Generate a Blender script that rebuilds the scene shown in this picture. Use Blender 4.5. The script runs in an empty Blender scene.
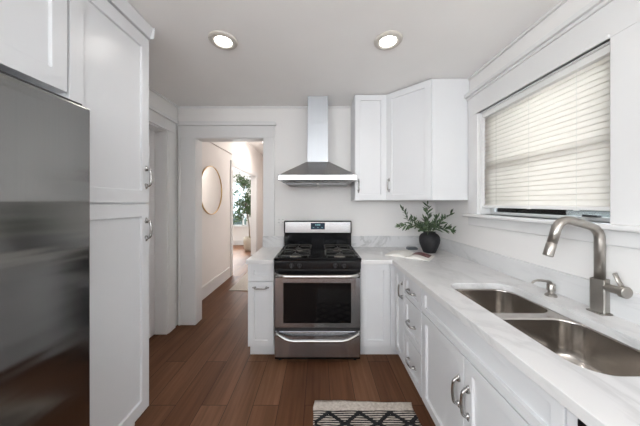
import bpy, bmesh, math, random
from mathutils import Vector, Matrix
random.seed(7)
S = bpy.context.scene
col = S.collection
PI = math.pi

# ------------------------------------------------------------------ camera
cd = bpy.data.cameras.new('camera')
cam = bpy.data.objects.new('camera', cd); col.objects.link(cam)
cam.location = (0, 0, 1.41); cam.rotation_euler = (PI/2, 0, 0)
cd.sensor_width = 36; cd.lens = 235/640*36
cd.shift_x = 1/640; cd.shift_y = -10/640
cd.clip_start = 0.02; cd.clip_end = 200
S.camera = cam
S.view_settings.view_transform = 'Standard'; S.view_settings.look = 'None'
S.view_settings.gamma = 1; S.view_settings.use_curve_mapping = False
S.view_settings.exposure = 1.05
S.cycles.max_bounces = 10; S.cycles.diffuse_bounces = 6; S.cycles.glossy_bounces = 5
S.cycles.transparent_max_bounces = 10
S.cycles.sample_clamp_indirect = 6
S.cycles.use_denoising = True

# ------------------------------------------------------------------ world and lights
W = bpy.data.worlds.new('sky'); S.world = W; W.use_nodes = True
bg = W.node_tree.nodes['Background']
bg.inputs[0].default_value = (0.86, 0.93, 1.0, 1); bg.inputs[1].default_value = 4.3

def area(name, loc, rot, sx, sy, power, colr=(1, 1, 1), spread=None):
    l = bpy.data.lights.new(name, 'AREA'); l.shape = 'RECTANGLE'; l.size = sx; l.size_y = sy
    l.energy = power; l.color = colr
    if spread: l.spread = spread
    o = bpy.data.objects.new(name, l); col.objects.link(o); o.location = loc; o.rotation_euler = rot
    return o
sun = bpy.data.lights.new('sun', 'SUN'); sun.energy = 3; sun.angle = 0.02; sun.color = (1, .95, .88)
so = bpy.data.objects.new('sun', sun); col.objects.link(so)
so.rotation_euler = Vector((0.35, -0.75, -0.62)).to_track_quat('-Z', 'Y').to_euler()
# added fill lamps behind the camera; daylight through the far room window
area('added_fill_behind', (-0.1, -2.30, 1.75), (PI/2+1.2, 0, 0), 2.3, 1.0, 43, (.96, .98, 1))  # added fill, aimed mostly at the ceiling for bounce
area('added_fill_left', (-1.62, -1.25, 1.5), (0, -PI/2+.12, .35), 1.1, 1.3, 26, (.97, .985, 1))  # added fill from the left, brightens the sink side
area('daylight_far_room', (-3.3, 7.80, 1.5), (-PI/2, 0, 0), 2.2, 1.6, 75, (.97, .99, 1))

# ------------------------------------------------------------------ materials
M = {}
def nodes(name):
    m = bpy.data.materials.new(name); m.use_nodes = True
    nt = m.node_tree
    return m, nt, nt.nodes['Principled BSDF']
def N(nt, t, **k):
    n = nt.nodes.new(t)
    for a, b in k.items(): setattr(n, a, b)
    return n
def L(nt, a, b): nt.links.new(a, b)
def coords(nt, scale=(1, 1, 1), rot=(0, 0, 0)):
    g = N(nt, 'ShaderNodeNewGeometry'); mp = N(nt, 'ShaderNodeMapping')
    mp.inputs['Scale'].default_value = scale; mp.inputs['Rotation'].default_value = rot
    L(nt, g.outputs['Position'], mp.inputs['Vector']); return mp.outputs['Vector']
def ramp(nt, fac, stops):
    r = N(nt, 'ShaderNodeValToRGB'); e = r.color_ramp.elements
    while len(e) < len(stops): e.new(.5)
    for i, (p, c) in enumerate(stops):
        e[i].position = p; e[i].color = (*c, 1) if len(c) == 3 else c
    L(nt, fac, r.inputs[0]); return r.outputs[0]
def plain(name, c, rough=.5, metal=0, nscale=0, namt=0.0, bump=0, coat=0, spec=None, detail=3):
    """solid colour with a slight procedural mottling and grain"""
    m, nt, b = nodes(name)
    b.inputs['Roughness'].default_value = rough; b.inputs['Metallic'].default_value = metal
    if coat: b.inputs['Coat Weight'].default_value = coat; b.inputs['Coat Roughness'].default_value = .05
    if spec is not None: b.inputs['Specular IOR Level'].default_value = spec
    n = N(nt, 'ShaderNodeTexNoise'); n.inputs['Scale'].default_value = nscale or 12; n.inputs['Detail'].default_value = detail
    L(nt, coords(nt), n.inputs['Vector'])
    a = max(namt, .01)
    L(nt, ramp(nt, n.outputs[0], [(.3, tuple(x*(1-a) for x in c)), (.7, tuple(min(1, x*(1+a)) for x in c))]), b.inputs['Base Color'])
    if bump:
        bp = N(nt, 'ShaderNodeBump'); bp.inputs['Strength'].default_value = bump; bp.inputs['Distance'].default_value = .002
        L(nt, n.outputs[0], bp.inputs['Height']); L(nt, bp.outputs[0], b.inputs['Normal'])
    M[name] = m; return m
def brushed(name, c, rough, axis, aniso=0, stretch=250, var=.06, bump=.22, wav=None):
    """brushed metal: grain running along the world axis given"""
    m, nt, b = nodes(name)
    b.inputs['Metallic'].default_value = 1; b.inputs['Roughness'].default_value = rough
    sc = [stretch]*3; sc[axis] = 1.2
    n = N(nt, 'ShaderNodeTexNoise'); n.inputs['Scale'].default_value = 1; n.inputs['Detail'].default_value = 3
    L(nt, coords(nt, tuple(sc)), n.inputs['Vector'])
    L(nt, ramp(nt, n.outputs[0], [(.3, tuple(x*(1-var) for x in c)), (.7, tuple(min(1, x*(1+var)) for x in c))]), b.inputs['Base Color'])
    bp = N(nt, 'ShaderNodeBump'); bp.inputs['Strength'].default_value = bump; bp.inputs['Distance'].default_value = .0006
    L(nt, n.outputs[0], bp.inputs['Height']); L(nt, bp.outputs[0], b.inputs['Normal'])
    if wav:
        n3 = N(nt, 'ShaderNodeTexNoise'); n3.inputs['Scale'].default_value = 1; n3.inputs['Detail'].default_value = 2
        L(nt, coords(nt, wav), n3.inputs['Vector'])
        b3 = N(nt, 'ShaderNodeBump'); b3.inputs['Strength'].default_value = .5; b3.inputs['Distance'].default_value = .004
        L(nt, n3.outputs[0], b3.inputs['Height']); L(nt, b3.outputs[0], b.inputs['Normal'])
    if aniso:
        b.inputs['Anisotropic'].default_value = aniso
        tg = N(nt, 'ShaderNodeTangent'); tg.direction_type = 'RADIAL'; tg.axis = 'Z'; L(nt, tg.outputs[0], b.inputs['Tangent'])
        b.inputs['Anisotropic Rotation'].default_value = 0 if axis == 2 else .25
    M[name] = m; return m

plain('wall_paint', (.82, .805, .795), .6, nscale=3, namt=.012)
plain('ceiling_paint', (.90, .885, .87), .7, nscale=3, namt=.012)
plain('trim_paint', (.74, .735, .735), .35, nscale=3, namt=.01)
plain('hall_paint', (.80, .765, .745), .6, nscale=3, namt=.015)
plain('cabinet_paint', (.70, .708, .725), .32, nscale=4, namt=.008)
plain('toe_paint', (.70, .71, .73), .45, nscale=4)
plain('door_paint', (.76, .74, .74), .4, nscale=3)
plain('black_enamel', (.006, .0065, .008), .16, nscale=30, spec=.35)
plain('black_plastic', (.02, .02, .022), .35, nscale=40)
plain('oven_glass', (.004, .004, .0045), .06, nscale=5, spec=.3)
plain('cast_iron', (.035, .033, .03), .38, nscale=150, namt=.2, bump=.3)
plain('burner_metal', (.45, .42, .38), .35, metal=1, nscale=60, namt=.1)
plain('display_navy', (.01, .03, .06), .1, nscale=5)
plain('vase_black', (.013, .013, .016), .62, nscale=60, namt=.35, bump=.8)
plain('stem_green', (.10, .12, .05), .6, nscale=60, namt=.2)
plain('page_paper', (.82, .80, .76), .6, nscale=20)
plain('dish_grey', (.10, .11, .12), .4, nscale=40, namt=.1)
plain('white_plastic', (.80, .79, .78), .35, nscale=20)
plain('lamp_ring', (.62, .58, .53), .35, nscale=20)
plain('socket_slot', (.15, .15, .15), .5, nscale=20)
plain('gold_metal', (.62, .42, .20), .3, metal=1, nscale=60, namt=.05)
plain('bark', (.16, .11, .07), .8, nscale=50, namt=.3, bump=.5)
plain('soil', (.04, .03, .02), .9, nscale=80, namt=.4, bump=.5)
plain('neighbour_siding', (.045, .052, .054), .7, nscale=6, namt=.15)
plain('neighbour_white', (.6, .65, .7), .6, nscale=6, namt=.05)
plain('neighbour_trim', (.16, .18, .19), .6, nscale=6, namt=.05)
plain('ground_soil', (.20, .21, .16), .9, nscale=2, namt=.3)
plain('cord_white', (.78, .77, .74), .6)
plain('dark_filter', (.28, .28, .29), .4, metal=1, nscale=200, namt=.2)

brushed('steel_fridge', (.28, .275, .265), .13, 2, aniso=.9, var=.02, bump=.0, wav=(.4, .4, 11))
brushed('steel_range', (.42, .435, .47), .17, 0, aniso=.8, bump=.05, wav=(16, .4, .4))
brushed('steel_bright', (.50, .50, .51), .17, 0, aniso=.8, bump=.05, wav=(13, .4, .4))
brushed('steel_handle', (.50, .49, .48), .22, 0, bump=.08)
brushed('steel_hood', (.50, .50, .50), .26, 0)
brushed('steel_hood_duct', (.52, .54, .57), .5, 2, var=.02)
brushed('steel_sink', (.52, .49, .46), .20, 1, var=.05, bump=.1)
brushed('nickel', (.40, .375, .345), .32, 2, var=.03)
brushed('pull_nickel', (.45, .44, .43), .24, 2, var=.03)

def mirror_mat():
    m, nt, b = nodes('mirror_glass'); b.inputs['Metallic'].default_value = 1
    b.inputs['Base Color'].default_value = (.9, .91, .9, 1); b.inputs['Roughness'].default_value = .01; M['mirror_glass'] = m
mirror_mat()
def pane_mat():
    m, nt, b = nodes('window_glass')
    t = N(nt, 'ShaderNodeBsdfTransparent'); t.inputs[0].default_value = (.93, .96, .96, 1)
    g = N(nt, 'ShaderNodeBsdfGlossy'); g.inputs['Roughness'].default_value = .01
    f = N(nt, 'ShaderNodeFresnel'); f.inputs[0].default_value = 1.45
    x = N(nt, 'ShaderNodeMixShader'); L(nt, f.outputs[0], x.inputs[0]); L(nt, t.outputs[0], x.inputs[1]); L(nt, g.outputs[0], x.inputs[2])
    L(nt, x.outputs[0], nt.nodes['Material Output'].inputs[0]); M['window_glass'] = m
pane_mat()
def slat_mat():
    m, nt, b = nodes('blind_slat')
    d = N(nt, 'ShaderNodeBsdfDiffuse'); d.inputs[0].default_value = (.87, .85, .82, 1)
    t = N(nt, 'ShaderNodeBsdfTranslucent')
    n = N(nt, 'ShaderNodeTexNoise'); n.inputs['Scale'].default_value = 8; L(nt, coords(nt, (1, 3, 20)), n.inputs['Vector'])
    L(nt, ramp(nt, n.outputs[0], [(.3, (.87, .82, .77)), (.7, (.93, .88, .83))]), t.inputs[0])
    x = N(nt, 'ShaderNodeMixShader'); x.inputs[0].default_value = .58
    L(nt, d.outputs[0], x.inputs[1]); L(nt, t.outputs[0], x.inputs[2])
    L(nt, x.outputs[0], nt.nodes['Material Output'].inputs[0]); M['blind_slat'] = m
slat_mat()
def emit(name, c, s):
    m, nt, b = nodes(name); b.inputs['Base Color'].default_value = (*c, 1)
    b.inputs['Emission Color'].default_value = (*c, 1); b.inputs['Emission Strength'].default_value = s; M[name] = m
emit('lamp_glow', (1, .97, .92), 9)
emit('clock_digits', (.15, .40, .45), .10)

def wood_floor():
    m, nt, b = nodes('dark_plank_floor')
    g = N(nt, 'ShaderNodeNewGeometry'); sp = N(nt, 'ShaderNodeSeparateXYZ'); L(nt, g.outputs['Position'], sp.inputs[0])
    cb = N(nt, 'ShaderNodeCombineXYZ'); L(nt, sp.outputs[1], cb.inputs[0]); L(nt, sp.outputs[0], cb.inputs[1])
    ad = N(nt, 'ShaderNodeVectorMath', operation='ADD'); ad.inputs[1].default_value = (.35, .10, 0); L(nt, cb.outputs[0], ad.inputs[0])
    br = N(nt, 'ShaderNodeTexBrick'); br.offset = .37; br.squash = 1
    br.inputs['Scale'].default_value = 1; br.inputs['Brick Width'].default_value = 1.22; br.inputs['Row Height'].default_value = .18
    br.inputs['Mortar Size'].default_value = .0018; br.inputs['Mortar Smooth'].default_value = .3
    br.inputs['Color1'].default_value = (0, 0, 0, 1); br.inputs['Color2'].default_value = (1, 1, 1, 1); br.inputs['Mortar'].default_value = (.5, .5, .5, 1)
    L(nt, ad.outputs[0], br.inputs['Vector'])
    tone = ramp(nt, br.outputs['Color'], [(0, (.095, .042, .022)), (1, (.155, .078, .044))])
    # grain: stretched along the plank and shifted per plank
    ml = N(nt, 'ShaderNodeVectorMath', operation='SCALE'); ml.inputs['Scale'].default_value = 7; L(nt, br.outputs['Color'], ml.inputs[0])
    av = N(nt, 'ShaderNodeVectorMath', operation='ADD'); L(nt, g.outputs['Position'], av.inputs[0]); L(nt, ml.outputs[0], av.inputs[1])
    mp = N(nt, 'ShaderNodeMapping'); mp.inputs['Scale'].default_value = (38, 1.7, 1); L(nt, av.outputs[0], mp.inputs[0])
    n = N(nt, 'ShaderNodeTexNoise'); n.inputs['Scale'].default_value = 1; n.inputs['Detail'].default_value = 6; n.inputs['Distortion'].default_value = .6
    L(nt, mp.outputs[0], n.inputs['Vector'])
    mp2 = N(nt, 'ShaderNodeMapping'); mp2.inputs['Scale'].default_value = (7, .9, 1); L(nt, av.outputs[0], mp2.inputs[0])
    n2 = N(nt, 'ShaderNodeTexNoise'); n2.inputs['Scale'].default_value = 1; n2.inputs['Detail'].default_value = 3; L(nt, mp2.outputs[0], n2.inputs['Vector'])
    gr = ramp(nt, n.outputs[0], [(.25, (.62, .60, .58)), (.75, (1.0, 1.0, 1.0))])
    gr2 = ramp(nt, n2.outputs[0], [(.25, (.60, .58, .56)), (.75, (1.0, 1.0, 1.0))])
    x1 = N(nt, 'ShaderNodeMix', data_type='RGBA', blend_type='MULTIPLY'); x1.inputs[0].default_value = 1
    L(nt, tone, x1.inputs[6]); L(nt, gr, x1.inputs[7])
    x2 = N(nt, 'ShaderNodeMix', data_type='RGBA', blend_type='MULTIPLY'); x2.inputs[0].default_value = 1
    L(nt, x1.outputs[2], x2.inputs[6]); L(nt, gr2, x2.inputs[7])
    sc = N(nt, 'ShaderNodeMix', data_type='RGBA', blend_type='MULTIPLY'); sc.inputs[0].default_value = 1; sc.inputs[7].default_value = (1.75, 1.75, 1.75, 1)
    L(nt, x2.outputs[2], sc.inputs[6])
    x3 = N(nt, 'ShaderNodeMix', data_type='RGBA'); L(nt, br.outputs['Fac'], x3.inputs[0]); L(nt, sc.outputs[2], x3.inputs[6]); x3.inputs[7].default_value = (.02, .011, .008, 1)
    L(nt, x3.outputs[2], b.inputs['Base Color'])
    b.inputs['Roughness'].default_value = .50; b.inputs['Specular IOR Level'].default_value = .14
    bp = N(nt, 'ShaderNodeBump'); bp.inputs['Strength'].default_value = .12; bp.inputs['Distance'].default_value = .001
    L(nt, n.outputs[0], bp.inputs['Height']); L(nt, bp.outputs[0], b.inputs['Normal'])
    M['dark_plank_floor'] = m
wood_floor()

def marble(name, base=(.76, .76, .765), dk=1.0):
    m, nt, b = nodes(name)
    v = coords(nt, (1.0, .55, 1.6), (0, .3, .55))
    n1 = N(nt, 'ShaderNodeTexNoise'); n1.inputs['Scale'].default_value = 2.2; n1.inputs['Detail'].default_value = 8; n1.inputs['Roughness'].default_value = .6; n1.inputs['Distortion'].default_value = 1.6
    L(nt, v, n1.inputs['Vector'])
    vein = ramp(nt, n1.outputs[0], [(.44, base), (.495, tuple(x*(1-.14*dk) for x in base)), (.515, tuple(x*(1-.20*dk) for x in base)), (.56, base)])
    n2 = N(nt, 'ShaderNodeTexNoise'); n2.inputs['Scale'].default_value = 1.6; n2.inputs['Detail'].default_value = 5; L(nt, v, n2.inputs['Vector'])
    cloud = ramp(nt, n2.outputs[0], [(.35, (.86, .865, .88)), (.62, (1, 1, 1))])
    msk = ramp(nt, n2.outputs[0], [(.42, (.85, .85, .85)), (.60, (.12, .12, .12))])
    x0 = N(nt, 'ShaderNodeMix', data_type='RGBA'); L(nt, msk, x0.inputs[0]); x0.inputs[6].default_value = (*base, 1); L(nt, vein, x0.inputs[7])
    x = N(nt, 'ShaderNodeMix', data_type='RGBA', blend_type='MULTIPLY'); x.inputs[0].default_value = 1
    L(nt, x0.outputs[2], x.inputs[6]); L(nt, cloud, x.inputs[7])
    L(nt, x.outputs[2], b.inputs['Base Color']); b.inputs['Roughness'].default_value = .30; M[name] = m
marble('white_marble', (.74, .73, .725))
marble('splash_marble', (.70, .70, .705), 1.8)

def leaf_mat(name, c1, c2):
    m, nt, b = nodes(name)
    n = N(nt, 'ShaderNodeTexNoise'); n.inputs['Scale'].default_value = 35; L(nt, coords(nt), n.inputs['Vector'])
    L(nt, ramp(nt, n.outputs[0], [(.35, c1), (.65, c2)]), b.inputs['Base Color']); b.inputs['Roughness'].default_value = .45; M[name] = m
leaf_mat('olive_leaf', (.03, .055, .03), (.12, .18, .09))
leaf_mat('ficus_leaf', (.03, .07, .03), (.12, .19, .08))
leaf_mat('hedge_leaf', (.012, .03, .03), (.03, .06, .05))

def rug_mat(name):
    """flat weave with uneven dark weft lines, cream end band (local Y = distance from the far end)"""
    m, nt, b = nodes(name)
    tc = N(nt, 'ShaderNodeTexCoord'); sp = N(nt, 'ShaderNodeSeparateXYZ'); L(nt, tc.outputs['Object'], sp.inputs[0])
    n = N(nt, 'ShaderNodeTexNoise'); n.inputs['Scale'].default_value = 1; n.inputs['Detail'].default_value = 3
    mp = N(nt, 'ShaderNodeMapping'); mp.inputs['Scale'].default_value = (14, 120, 1); L(nt, tc.outputs['Object'], mp.inputs[0]); L(nt, mp.outputs[0], n.inputs['Vector'])
    w = N(nt, 'ShaderNodeMath', operation='MULTIPLY_ADD'); L(nt, n.outputs[0], w.inputs[0]); w.inputs[1].default_value = .010; L(nt, sp.outputs[1], w.inputs[2])
    mu = N(nt, 'ShaderNodeMath', operation='MULTIPLY'); mu.inputs[1].default_value = 2*PI/.0165; L(nt, w.outputs[0], mu.inputs[0])
    sn = N(nt, 'ShaderNodeMath', operation='SINE'); L(nt, mu.outputs[0], sn.inputs[0])
    gt = N(nt, 'ShaderNodeMath', operation='GREATER_THAN'); L(nt, sn.outputs[0], gt.inputs[0]); gt.inputs[1].default_value = -.05
    band = N(nt, 'ShaderNodeMath', operation='LESS_THAN'); L(nt, sp.outputs[1], band.inputs[0]); band.inputs[1].default_value = -.075
    mk = N(nt, 'ShaderNodeMath', operation='MULTIPLY'); L(nt, gt.outputs[0], mk.inputs[0]); L(nt, band.outputs[0], mk.inputs[1])
    n2 = N(nt, 'ShaderNodeTexNoise'); n2.inputs['Scale'].default_value = 60; n2.inputs['Detail'].default_value = 4; L(nt, tc.outputs['Object'], n2.inputs['Vector'])
    cream = ramp(nt, n2.outputs[0], [(.3, (.42, .36, .31)), (.7, (.66, .60, .54))])
    x = N(nt, 'ShaderNodeMix', data_type='RGBA'); L(nt, mk.outputs[0], x.inputs[0]); L(nt, cream, x.inputs[6]); x.inputs[7].default_value = (.015, .015, .017, 1)
    L(nt, x.outputs[2], b.inputs['Base Color']); b.inputs['Roughness'].default_value = .95
    bp = N(nt, 'ShaderNodeBump'); bp.inputs['Strength'].default_value = .6; bp.inputs['Distance'].default_value = .004
    L(nt, n.outputs[0], bp.inputs['Height']); L(nt, bp.outputs[0], b.inputs['Normal']); M[name] = m
rug_mat('woven_rug')
plain('rug_tuft', (.012, .012, .014), .95, nscale=200, namt=.3, bump=.6)
def weave_mat(name, c1, c2, s=90):
    m, nt, b = nodes(name)
    w1 = N(nt, 'ShaderNodeTexWave'); w1.wave_type = 'BANDS'; w1.bands_direction = 'DIAGONAL'; w1.inputs['Scale'].default_value = s; w1.inputs['Distortion'].default_value = 2
    L(nt, coords(nt), w1.inputs['Vector'])
    L(nt, ramp(nt, w1.outputs[0], [(.2, c1), (.8, c2)]), b.inputs['Base Color']); b.inputs['Roughness'].default_value = .9; M[name] = m
weave_mat('jute', (.34, .30, .26), (.48, .43, .38))
weave_mat('basket_weave', (.36, .31, .24), (.60, .54, .45), 20)
def page_print():
    """printed page: dark red picture with pale patches"""
    m, nt, b = nodes('printed_page')
    n = N(nt, 'ShaderNodeTexNoise'); n.inputs['Scale'].default_value = 22; n.inputs['Detail'].default_value = 4; L(nt, coords(nt), n.inputs['Vector'])
    L(nt, ramp(nt, n.outputs[0], [(.30, (.03, .01, .015)), (.50, (.14, .03, .04)), (.66, (.30, .16, .15)), (.8, (.6, .5, .48))]), b.inputs['Base Color'])
    b.inputs['Roughness'].default_value = .35; M['printed_page'] = m
page_print()

# ------------------------------------------------------------------ mesh helpers
class MB:
    def __init__(self): self.bm = bmesh.new()
    def box(self, x0, x1, y0, y1, z0, z1):
        bm = self.bm
        v = [bm.verts.new(p) for p in ((x0,y0,z0),(x1,y0,z0),(x1,y1,z0),(x0,y1,z0),(x0,y0,z1),(x1,y0,z1),(x1,y1,z1),(x0,y1,z1))]
        for f in ((0,3,2,1),(4,5,6,7),(0,1,5,4),(1,2,6,5),(2,3,7,6),(3,0,4,7)): bm.faces.new([v[i] for i in f])
        return self
    def hexa(self, p):
        bm = self.bm; v = [bm.verts.new(q) for q in p]
        for f in ((0,3,2,1),(4,5,6,7),(0,1,5,4),(1,2,6,5),(2,3,7,6),(3,0,4,7)): bm.faces.new([v[i] for i in f])
        return self
    def prism(self, poly, axis, a, b):
        """polygon given in the two other axes, extruded along axis from a to b"""
        def P(u, w, t): return ((t,u,w),(u,t,w),(u,w,t))[axis]
        bm = self.bm
        A = [bm.verts.new(P(u, w, a)) for u, w in poly]; B = [bm.verts.new(P(u, w, b)) for u, w in poly]
        bm.faces.new(A); bm.faces.new(B[::-1]); n = len(poly)
        for i in range(n): bm.faces.new((A[i], B[i], B[(i+1)%n], A[(i+1)%n]))
        return self
    def tube(self, pts, r, seg=12, cap=True, flat=1.0):
        bm = self.bm; pts = [Vector(p) for p in pts]; n = len(pts)
        rr = r if isinstance(r, (list, tuple)) else [r]*n
        t0 = (pts[1]-pts[0]).normalized(); up = Vector((0,0,1)) if abs(t0.z) < .9 else Vector((0,1,0))
        u = (up - t0*up.dot(t0)).normalized(); rings = []
        for i, p in enumerate(pts):
            t = ((pts[min(i+1,n-1)]-pts[i]).normalized() + (pts[i]-pts[max(i-1,0)]).normalized()).normalized()
            u = (u - t*u.dot(t)).normalized(); w = t.cross(u)
            rings.append([bm.verts.new(p + (u*math.cos(2*PI*k/seg)*flat + w*math.sin(2*PI*k/seg))*rr[i]) for k in range(seg)])
        for i in range(n-1):
            for k in range(seg):
                bm.faces.new((rings[i][k], rings[i][(k+1)%seg], rings[i+1][(k+1)%seg], rings[i+1][k]))
        if cap: bm.faces.new(rings[0][::-1]); bm.faces.new(rings[-1])
        return self
    def lathe(self, prof, c=(0,0,0), seg=32, axis=2, closed=False):
        """profile of (radius, height) about the axis through c"""
        bm = self.bm; c = Vector(c); rings = []
        for r, h in prof:
            if r < 1e-6:
                q = [0,0,0]; q[axis] = h; rings.append([bm.verts.new(c+Vector(q))]); continue
            ring = []
            for k in range(seg):
                a = 2*PI*k/seg; q = [0,0,0]; q[axis] = h; q[(axis+1)%3] = r*math.cos(a); q[(axis+2)%3] = r*math.sin(a)
                ring.append(bm.verts.new(c+Vector(q)))
            rings.append(ring)
        for A, B in zip(rings, rings[1:]):
            if len(A) == 1 and len(B) == 1: continue
            for k in range(seg):
                j = (k+1) % seg
                if len(A) == 1: bm.faces.new((A[0], B[j], B[k]))
                elif len(B) == 1: bm.faces.new((A[k], A[j], B[0]))
                else: bm.faces.new((A[k], A[j], B[j], B[k]))
        if closed:
            A, B = rings[-1], rings[0]
            for k in range(seg): bm.faces.new((A[k], A[(k+1)%seg], B[(k+1)%seg], B[k]))
        return self
    def shaker(self, o, u, n, w, h, t=.02, rail=.055, rec=.014, z=Vector((0,0,1)), railh=None):
        """panelled door: o = lower left corner on its back plane, u = width direction, n = outward normal"""
        bm = self.bm; o, u, n = Vector(o), Vector(u).normalized(), Vector(n).normalized()
        rh = railh or rail
        def R(a, b, c, d, k): return [bm.verts.new(o+u*x+z*y+n*k) for x, y in ((a,b),(c,b),(c,d),(a,d))]
        B = R(0,0,w,h,0); F = R(0,0,w,h,t); I = R(rail,rh,w-rail,h-rh,t); s = .0015
        P = R(rail+s,rh+s,w-rail-s,h-rh-s,t-rec)
        bm.faces.new(B[::-1]); bm.faces.new(P)
        for i in range(4):
            j = (i+1) % 4
            bm.faces.new((B[i],B[j],F[j],F[i])); bm.faces.new((F[i],F[j],I[j],I[i])); bm.faces.new((I[i],I[j],P[j],P[i]))
        return self
    def build(self, name, mat, parent=None, bevel=0, smooth=False, seg=2, weld=False, loc=None):
        bm = self.bm
        bmesh.ops.recalc_face_normals(bm, faces=bm.faces)
        off = Vector((0,0,0))
        if parent is not None:
            p = parent
            while p is not None: off += p.location; p = p.parent
        elif loc is not None: off = Vector(loc)
        if off.length: bmesh.ops.translate(bm, verts=bm.verts, vec=-off)
        me = bpy.data.meshes.new(name); bm.to_mesh(me); bm.free()
        for mm in (mat if isinstance(mat, (list, tuple)) else [mat]): me.materials.append(M[mm])
        ob = bpy.data.objects.new(name, me); col.objects.link(ob)
        if parent is not None: ob.parent = parent
        elif loc is not None: ob.location = loc
        if bevel:
            b = ob.modifiers.new('bevel', 'BEVEL'); b.width = bevel; b.segments = seg; b.limit_method = 'ANGLE'; b.angle_limit = .6
        if smooth or bevel:
            for f in me.polygons: f.use_smooth = True
            if bevel or smooth == 'auto':
                w = ob.modifiers.new('wn', 'WEIGHTED_NORMAL') if bevel else None
                try: me.set_sharp_from_angle(angle=.6)
                except Exception: pass
        return ob
def thing(name, label, cat, loc, group=None):
    o = bpy.data.objects.new(name, None); col.objects.link(o); o.location = loc; o.empty_display_size = .1
    o['label'] = label; o['category'] = cat
    if group: o['group'] = group
    return o
def tag(o, label, cat, group=None):
    o['label'] = label; o['category'] = cat
    if group: o['group'] = group
    return o
def struct(o): o['kind'] = 'structure'; return o
def rrect(x0, x1, y0, y1, r, seg=8):
    pts = []
    for cx, cy, a0 in ((x1-r,y0+r,-PI/2),(x1-r,y1-r,0),(x0+r,y1-r,PI/2),(x0+r,y0+r,PI)):
        for k in range(seg+1):
            a = a0 + PI/2*k/seg; pts.append((cx+r*math.cos(a), cy+r*math.sin(a)))
    return pts
def plate_with_holes(bm, outer, holes, z0, z1):
    es = []
    for loop in [outer]+holes:
        vs = [bm.verts.new((x, y, z1)) for x, y in loop]
        es += [bm.edges.new((vs[i], vs[(i+1)%len(vs)])) for i in range(len(vs))]
    r = bmesh.ops.triangle_fill(bm, use_beauty=True, use_dissolve=False, edges=es)
    fs = [g for g in r['geom'] if isinstance(g, bmesh.types.BMFace)]
    e = bmesh.ops.extrude_face_region(bm, geom=fs)
    bmesh.ops.translate(bm, verts=[g for g in e['geom'] if isinstance(g, bmesh.types.BMVert)], vec=(0,0,z0-z1))
def bezier(pts, n=10):
    """catmull-rom through pts"""
    P = [Vector(p) for p in pts]; P = [P[0]*2-P[1]] + P + [P[-1]*2-P[-2]]; out = []
    for i in range(1, len(P)-2):
        for k in range(n):
            t = k/n; a, b, c, d = P[i-1], P[i], P[i+1], P[i+2]
            out.append(.5*((2*b)+(c-a)*t+(2*a-5*b+4*c-d)*t*t+(3*b-a-3*c+d)*t**3))
    out.append(P[-2]); return out
def fillet_path(pts, rad, seg=6):
    P = [Vector(p) for p in pts]; out = [P[0]]
    for i in range(1, len(P)-1):
        a, b, c = P[i-1], P[i], P[i+1]; d1 = (a-b).normalized(); d2 = (c-b).normalized()
        r = rad[i-1] if isinstance(rad, (list, tuple)) else rad
        p, q = b+d1*r, b+d2*r
        for k in range(seg+1):
            t = k/seg; out.append(p*(1-t)**2 + b*2*t*(1-t) + q*t*t)
    out.append(P[-1]); return out

# ------------------------------------------------------------------ room shell
CZ = 2.53; XR = 1.35; XL = -1.64; YB = 2.73; YF = -2.5
struct(MB().box(-6.5, 1.6, YF-.15, 8.2, -.08, 0).build('floor', 'dark_plank_floor'))
struct(MB().box(XL-.35, XR+.2, YF-.15, YB+.12, CZ, CZ+.1).build('ceiling', 'ceiling_paint'))
# back wall with the doorway (x -1.43..-0.64, z to 2.166)
DX0, DX1, DZ = -1.43, -.64, 2.166
w = MB(); w.box(XL-.3, DX0, YB, YB+.12, 0, CZ); w.box(DX1, XR+.2, YB, YB+.12, 0, CZ); w.box(DX0, DX1, YB, YB+.12, DZ, CZ)
struct(w.build('wall_back', 'wall_paint'))
# left wall with a doorway (y 1.72..2.53)
w = MB(); w.box(XL-.14, XL, 2.53, YB, 0, CZ); w.box(XL-.14, XL, -.55, 1.72, 0, CZ); w.box(XL-.14, XL, YF, -1.95, 0, CZ); w.box(XL-.14, XL, -1.95, -.55, 0, .9); w.box(XL-.14, XL, -1.95, -.55, 2.15, CZ); w.box(XL-.14, XL, 1.72, 2.53, 2.19, CZ)
struct(w.build('wall_left', 'wall_paint'))
struct(MB().box(XL-.34, XL-.30, 1.2, YB, 0, CZ).build('wall_leak_blocker', 'wall_paint'))  # unseen wall added behind the door to block a light leak
# right wall with window opening
WY0, WY1, WZ0, WZ1 = 1.072, 1.975, 1.315, 2.165
w = MB(); w.box(XR, XR+.14, YF, WY0, 0, CZ); w.box(XR, XR+.14, WY1, YB, 0, CZ); w.box(XR, XR+.14, WY0, WY1, 0, WZ0); w.box(XR, XR+.14, WY0, WY1, WZ1, CZ)
struct(w.build('wall_right', 'wall_paint'))
# wall behind the camera with two unseen high windows, added to let in light
w = MB(); w.box(XL-.14, -1.3, YF-.12, YF, 0, CZ); w.box(1.1, XR+.14, YF-.12, YF, 0, CZ); w.box(-1.3, 1.1, YF-.12, YF, 2.3, CZ); w.box(-1.3, 1.1, YF-.12, YF, 0, 1.5); w.box(-.55, .35, YF-.12, YF, 1.5, 2.3)
struct(w.build('wall_front', 'wall_paint'))
w = MB(); w.box(-1.3, 1.1, YF-.1, YF-.06, 1.5, 1.55); w.box(-1.3, 1.1, YF-.1, YF-.06, 2.25, 2.3)
for x in (-1.3, -.60, .35, 1.05): w.box(x, x+.05, YF-.1, YF-.06, 1.5, 2.3)
w2 = struct(w.build('window_rear_added', 'trim_paint', loc=(0, YF-.08, 1.5)))
MB().box(-1.3, 1.1, YF-.084, YF-.08, 1.51, 2.29).build('glass_pane', 'window_glass', w2)

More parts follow.
